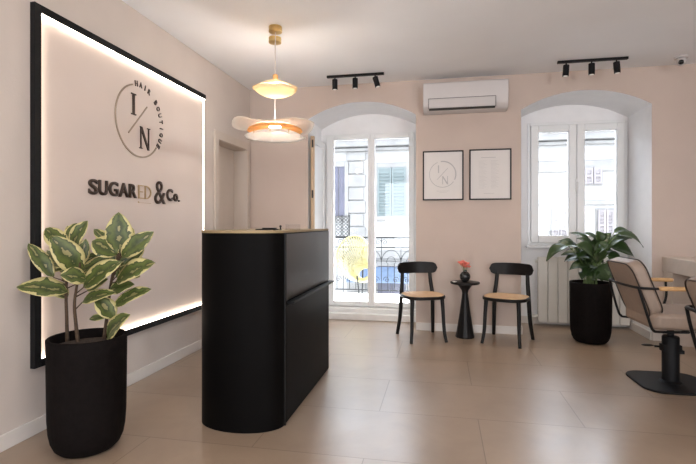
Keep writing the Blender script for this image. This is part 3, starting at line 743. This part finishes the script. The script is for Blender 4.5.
# ------------------------------------------------------------------ styling counter at right
t = thing('styling_counter', 'thick beige styling counter running along the right edge of the room', 'counter', (2.19, 1.2, 0))
m_ = MB(); m_.box(0, .52, 0, YB-1.2-.002, .705, .85); m_.build('worktop', topm, t, bevel=.004)
m_ = MB(); m_.box(.004, .50, YB-1.2-.21, YB-1.2-.016, 0, .705); m_.build('end_panel', topm, t, bevel=.003)
m_ = MB(); m_.box(.33, .50, .1, YB-1.2-.21, 0, .705); m_.build('plinth', plinm, t, bevel=.003)

# ------------------------------------------------------------------ salon chairs  (local: front = +X)
def cushion(w, d, h, r):      # rounded slab x:d  y:w  z:h
    m_ = MB(); m_.prism(rrect(d, w, r, 8), 0, h); return m_
def salon_chair(label):
    t = thing('salon_chair', label, 'chair', group='beige salon chairs at the styling counter')
    m_ = MB(); m_.prism(rrect(.50, .50, .13, 10), 0, .016); m_.build('base', blackm, t, bevel=.006)
    m_ = MB(); m_.lathe([(.075, .016), (.070, .022), (.056, .028), (.056, .345), (.052, .352), (.022, .353), (.022, .43)], 32); m_.build('column', blackm, t, angle=30)
    m_ = MB(); m_.tube([(-.02, .0, .268), (-.09, .045, .262)], .008); m_.ball((-.125, .07, .262), .045, 18, (1, .5, .16)); m_.box(-.062, .062, -.035, .035, .24, .29); m_.box(.05, .085, -.02, .02, .225, .25)
    m_.build('pump_lever', blackm, t, bevel=.003)
    m_ = MB(); m_.box(-.15, .15, -.12, .12, .425, .445); m_.build('seat_plate', blackm, t, bevel=.003)
    m_ = cushion(.50, .52, .115, .07); o = m_.build('seat', beige, t, bevel=.028, bseg=4); o.location = (.03, 0, .44)
    m_ = MB(); m_.tube([(x+.03, y, .538) for x, y in rrect(.505, .485, .07, 6)], .0045, 6, closed=True); m_.build('piping', pipe, o); bpy.context.view_layer.update(); o.children[0].location = (-.03, 0, -.44)
    # back cushion: slab tilted backwards
    bk = MB(); bk.prism(rrect(.45, .42, .085, 10), -.045, .045)
    tilt = math.radians(21)
    # slab plane (x->across, y->up, z->thickness) to chair: across=Y, up=tilted Z, thickness=X
    up = Vector((-math.sin(tilt), 0, math.cos(tilt))); nx = Vector((math.cos(tilt), 0, math.sin(tilt)))
    c0 = Vector((-.262, 0, .715))
    M_ = Matrix(((0, up.x, nx.x, c0.x), (1, 0, 0, 0), (0, up.z, nx.z, c0.z), (0, 0, 0, 1)))
    for v in bk.bm.verts:
        y_ = v.co.y; x_ = v.co.x
        v.co.z += .25*x_*x_        # gentle wrap
        v.co = M_ @ v.co
    o2 = bk.build('backrest', beige, t, bevel=.022, bseg=4)
    m_ = MB()
    for zz_ in (-.047, .047):
        m_.tube([M_ @ Vector((x, y, zz_*.93+.25*x*x)) for x, y in rrect(.442, .412, .082, 8)], .0045, 6, closed=True)
    m_.build('piping', pipe, o2)
    # arm tube wrapping the back, with side struts
    m_ = MB(); pts = [(-.2, -.285, .735), (-.26, -.283, .735), (-.325, -.25, .735), (-.345, -.12, .735), (-.348, 0, .735), (-.345, .12, .735), (-.325, .25, .735), (-.26, .283, .735), (-.2, .285, .735)]
    m_.tube(curve(pts, 6), .009, 10)
    for s in (-1, 1): m_.tube(curve([(-.325, s*.255, .735), (-.295, s*.268, .62), (-.255, s*.272, .48), (-.235, s*.27, .445), (-.20, s*.265, .435), (.0, s*.24, .433)], 6), .009, 10)
    m_.tube([(.0, -.24, .433), (.0, .24, .433)], .009)
    m_.build('frame', blackm, t)
    for s in (-1, 1):
        m_ = MB(); m_.box(-.21, .15, s*.285-.024, s*.285+.024, .722, .75); m_.build('armrest', woodm, t, bevel=.01)['label'] = 'light oak armrest'
    for s in (-1, 1):
        m_ = MB(); m_.tube(curve([(.10, s*.285, .725), (.10, s*.28, .6), (.05, s*.265, .46), (.05, s*.24, .434)], 6), .009, 10); m_.build('arm_post', blackm, t)
    return t
sc = salon_chair('beige piped salon chair on black pedestal base, the one seen whole at right')
sc.location = (1.665, 3.84, 0); sc.rotation_euler = (0, 0, math.radians(2))
dup(sc, (1.625, 2.56, 0), math.radians(2), 'beige salon chair cut off by the right edge, nearest the camera')

# ------------------------------------------------------------------ balcony and street
b = MB(); b.box(-2.2, .7, YX, 7.3, -.08, .08); struct(b.build('balcony_floor', balc, bevel=.01))
t = thing('balcony_railing', 'wrought iron balcony railing with scrolls outside the glass door', 'railing', (-.9, 7.12, .08))
m_ = MB()
for z, r in ((.89, .013), (.74, .009), (.08, .010)): m_.tube([(-1.2, 0, z), (1.4, 0, z)], r, 8)
m_.build('rail', iron, t)
for k in range(27):
    m_ = MB(); x = -1.2+.1*k; m_.tube([(x, 0, 0 if k % 6 == 0 else .08), (x, 0, .89 if k % 6 == 0 else (.50 if k % 3 else .74))], .006, 6)
    m_.build('baluster', iron, t)
for k in range(9):
    cx = -1.05+.3*k
    m_ = MB(); m_.tube([(cx+.15*math.cos(a), 0, .5+.2*math.sin(a)) for a in [PI*i/16 for i in range(17)]], .006, 6); m_.build('hoop', iron, t)
    m_ = MB(); m_.tube([(cx+.07*math.cos(a), 0, .5+.1*math.sin(a)) for a in [PI*i/12 for i in range(13)]], .005, 6); m_.build('hoop', iron, t)
    for s in (-1, 1):
        m_ = MB(); m_.tube([(cx+s*(.10+.05*math.exp(-a*.18)*math.cos(a)), 0, .815+.06*math.exp(-a*.18)*math.sin(a)) for a in [i*.35 for i in range(26)]], .005, 6); m_.build('scroll', iron, t)
        m_ = MB(); m_.tube([(cx+s*(.07+.05*math.exp(-a*.18)*math.cos(a)), 0, .24+.06*math.exp(-a*.18)*math.sin(a)) for a in [i*.35 for i in range(26)]], .005, 6); m_.build('scroll', iron, t)
m_ = MB()
for z_ in (.90, 1.22): m_.tube([(-.74, 0, z_), (-.50, 0, z_)], .008, 6)
for x_ in (-.74, -.62, -.50): m_.tube([(x_, 0, .89), (x_, 0, 1.24)], .008, 6)
for i in range(2):
    for j in range(3):
        cx_, cz_ = -.68+.12*i, .95+.105*j
        m_.tube([(cx_+.045*math.cos(a), 0, cz_+.045*math.sin(a)) for a in [2*PI*q_/14 for q_ in range(14)]], .006, 6, closed=True); m_.tube([(cx_-.05, 0, cz_-.05), (cx_+.05, 0, cz_+.05)], .005, 5); m_.tube([(cx_-.05, 0, cz_+.05), (cx_+.05, 0, cz_-.05)], .005, 5)
m_.build('lattice_panel', iron, t)
# string lounge chair
pc = P(350, 263, 6.55)
t = thing('cord_lounge_chair', 'pale yellow egg-shaped cord chair on the balcony', 'chair', (pc.x, pc.y, .08), math.radians(-25))
rim = []
for i in range(48):
    a = 2*PI*i/48; x0_, y0_ = .43*math.cos(a), .27*math.sin(a)*(1-.2*math.cos(a)); ph = math.radians(-42); x = x0_*math.cos(ph)-y0_*math.sin(ph); y = x0_*math.sin(ph)+y0_*math.cos(ph)
    rim.append(Vector((x*.95, .12+y*.5, .60+y*.88)))
m_ = MB(); m_.tube(rim, .012, 8, closed=True); m_.build('rim', yell, t)
low = Vector((.12, .18, .40)); m_ = MB()
for i in range(48):
    p_ = rim[i]; ring = low+Vector((math.cos(2*PI*i/48)*.09, math.sin(2*PI*i/48)*.05, math.sin(2*PI*i/48)*.07))
    m_.tube(curve([p_, (p_+ring)/2+Vector((0, .05, -.05)), ring], 4), .008, 5)
m_.tube([low+Vector((math.cos(2*PI*i/20)*.09, math.sin(2*PI*i/20)*.05, math.sin(2*PI*i/20)*.07)) for i in range(20)], .008, 6, closed=True)
m_.build('cord_seat', yell, t)
for (x, y, z) in ((-.22, -.14, .40), (.22, -.14, .40), (0, .34, .75)):
    m_ = MB(); m_.tube([(x, y, z), (x*1.15, y*.8 if y < 0 else .30, 0)], .009, 8); m_.build('leg', iron, t)

# opposite building
FY = 14.0
t = thing('facing_building', 'pale stone and plaster building with shuttered windows across the street', 'building', (0, FY, -4.5))
def fx(u): 
    th = math.atan((u-348)/F)-A; return math.tan(th)*FY
def fz(u, v):
    x = fx(u); d = -x*sA+FY*cA; return EYE-(v-224)/F*d+4.5
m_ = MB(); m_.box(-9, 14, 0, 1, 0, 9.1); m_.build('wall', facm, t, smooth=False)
m_ = MB()
z0 = fz(355, 152)
for (dz, h, dpth) in ((0, .10, .18), (.12, .20, .32), (.34, .08, .42)): m_.box(-9, 14, -dpth, 0, z0+dz, z0+dz+h)
z1 = fz(355, 258); m_.box(-9, 14, -.15, 0, z1, z1+.22)
m_.box(-9, 14, -.35, 0, 9.0, 9.3); zq = fz(575, 172); m_.box(fx(520), 14, -.05, 0, zq, zq+.32); zq = fz(575, 205); m_.box(fx(520), 14, -.08, 0, zq, zq+.12)
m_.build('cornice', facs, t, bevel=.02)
m_ = MB(); k = 0; z = 0
while z < z0-.1:
    h = .40; wd = .06 if k % 2 else 0
    m_.box(fx(349)-wd, fx(364)+wd, -.07, 0, z+.015, min(z+h-.015, z0)); z += h; k += 1
m_.build('quoin', facs, t, bevel=.02)
def shut_win(u0, u1, v0, v1, mt, surround=True, slats=True):
    x0, x1 = fx(u0), fx(u1); um = (u0+u1)/2; zb, zt = fz(um, v1), fz(um, v0)
    m_ = MB()
    if surround: m_.box(x0-.12, x0, -.08, 0, zb-.1, zt+.14); m_.box(x1, x1+.12, -.08, 0, zb-.1, zt+.14); m_.box(x0, x1, -.08, 0, zt, zt+.14); m_.box(x0-.16, x1+.16, -.14, 0, zb-.12, zb)
    else: m_.box(x0-.04, x1+.04, -.04, 0, zb-.04, zt+.04)
    f = m_.build('window', facs, t, bevel=.008)
    m_ = MB(); xm_ = (x0+x1)/2
    for a_, b_ in ((x0, xm_-.01), (xm_+.01, x1)):
        if slats:
            m_.box(a_, a_+.05, -.11, -.06, zb, zt); m_.box(b_-.05, b_, -.11, -.06, zb, zt); m_.box(a_+.05, b_-.05, -.108, -.06, zb, zb+.06); m_.box(a_+.05, b_-.05, -.108, -.06, zt-.06, zt); m_.box(a_+.05, b_-.05, -.108, -.06, (zb+zt)/2-.03, (zb+zt)/2+.03)
            k_ = zb+.08
            while k_ < zt-.08:
                M_ = Matrix.Translation((0, -.085, k_)) @ Matrix.Rotation(math.radians(35), 4, 'X'); m_.box(a_+.05, b_-.05, -.042, .042, -.006, .006, M=M_); k_ += .10
            m_.box(a_+.05, b_-.05, -.09, -.085, zb+.06, zt-.06)
        else: m_.box(a_, b_, -.05, -.04, zb, zt)
    m_.build('shutter' if slats else 'pane', mt, f, smooth=False)
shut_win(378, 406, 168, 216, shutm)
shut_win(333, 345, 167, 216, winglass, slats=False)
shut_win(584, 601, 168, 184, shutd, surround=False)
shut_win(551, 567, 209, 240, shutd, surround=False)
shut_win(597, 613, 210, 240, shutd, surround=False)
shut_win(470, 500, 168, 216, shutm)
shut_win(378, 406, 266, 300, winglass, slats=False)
m_ = MB(); m_.prism([(0, 0), (-.9, -.35), (-.9, -.40), (0, -.05)], fx(352), fx(412), M=Matrix(((0,0,1,0),(1,0,0,0),(0,1,0,fz(380, 266)),(0,0,0,1)))); m_.build('awning', blue, t)
b = MB(); b.box(-15, 20, YX, 20, -4.7, -4.5); struct(b.build('street', roadm, smooth=False))

# ------------------------------------------------------------------ light
wd = bpy.data.worlds.new('world'); S.world = wd; wd.use_nodes = True
bg = wd.node_tree.nodes['Background']
sky = wd.node_tree.nodes.new('ShaderNodeTexSky'); sky.sky_type = 'HOSEK_WILKIE'; sky.turbidity = 7; sky.ground_albedo = .5
sky.sun_direction = Vector((.3, -.6, .75)).normalized()
mxn = wd.node_tree.nodes.new('ShaderNodeMixRGB'); mxn.inputs['Fac'].default_value = .88; mxn.inputs[2].default_value = (.92, .97, 1.05, 1)
wd.node_tree.links.new(sky.outputs[0], mxn.inputs[1]); wd.node_tree.links.new(mxn.outputs[0], bg.inputs['Color'])
bg.inputs['Strength'].default_value = 9
sun = bpy.data.lights.new('sun', 'SUN'); sun.energy = 42; sun.angle = math.radians(4); sun.color = (1, .96, .9)
so = bpy.data.objects.new('sun', sun); C.objects.link(so); so.rotation_euler = Vector((-.62, -.20, -.76)).to_track_quat('-Z', 'Y').to_euler()
def portal(loc, rot, sx, sy):
    l = bpy.data.lights.new('window_portal', 'AREA'); l.shape = 'RECTANGLE'; l.size = sx; l.size_y = sy; l.cycles.is_portal = True
    o = bpy.data.objects.new('window_portal', l); C.objects.link(o); o.location = loc; o.rotation_euler = rot
portal(((DX0+DX1)/2, YX+.02, 1.23), (-PI/2, 0, 0), 1.2, 2.2)
portal(((WX0+WX1)/2, YX+.02, 1.65), (-PI/2, 0, 0), 1.08, 1.45)
def globe(x, y, z, e, label):  # unseen glowing globes, added to brighten the ceiling and walls
    t = thing('fill_globe', label, 'lamp', (x, y, ZC), group='added fill globes out of view')
    m_ = MB(); m_.lathe([(.05, 0), (.05, -.02), (.01, -.025)], 24); m_.build('ceiling_canopy', brass, t)
    m_ = MB(); m_.tube([(0, 0, -.02), (0, 0, z-ZC+.13)], .004, 8); m_.build('cord', acw, t)
    m = mat('fill_globe_glow', (.9, .9, .9), .4, emit=(1, .92, .84), es=e); m_ = MB(); m_.ball((0, 0, z-ZC), .16, 32); m_.build('globe', m, t)
for gx, gy in ((-.4, 1.2), (.9, .7), (-.6, -1.2), (1.8, -1.2)): globe(gx, gy, 2.2, GE, 'added opal fill globe, out of view, brightening the room')
for x0, x1 in ((XL+.4, -.6), (2.2, XR-.5)): portal(((x0+x1)/2, YF-.31, 1.45), (PI/2, 0, 0), x1-x0, 2.2)
for y0, y1 in ((YF+.5, -2.1),): portal((XR+.31, (y0+y1)/2, 1.5), (0, PI/2, 0), 2.0, y1-y0)

S.view_settings.view_transform = 'Standard'; S.view_settings.look = 'None'; S.view_settings.gamma = 1
S.view_settings.use_curve_mapping = False; S.view_settings.exposure = 0.38
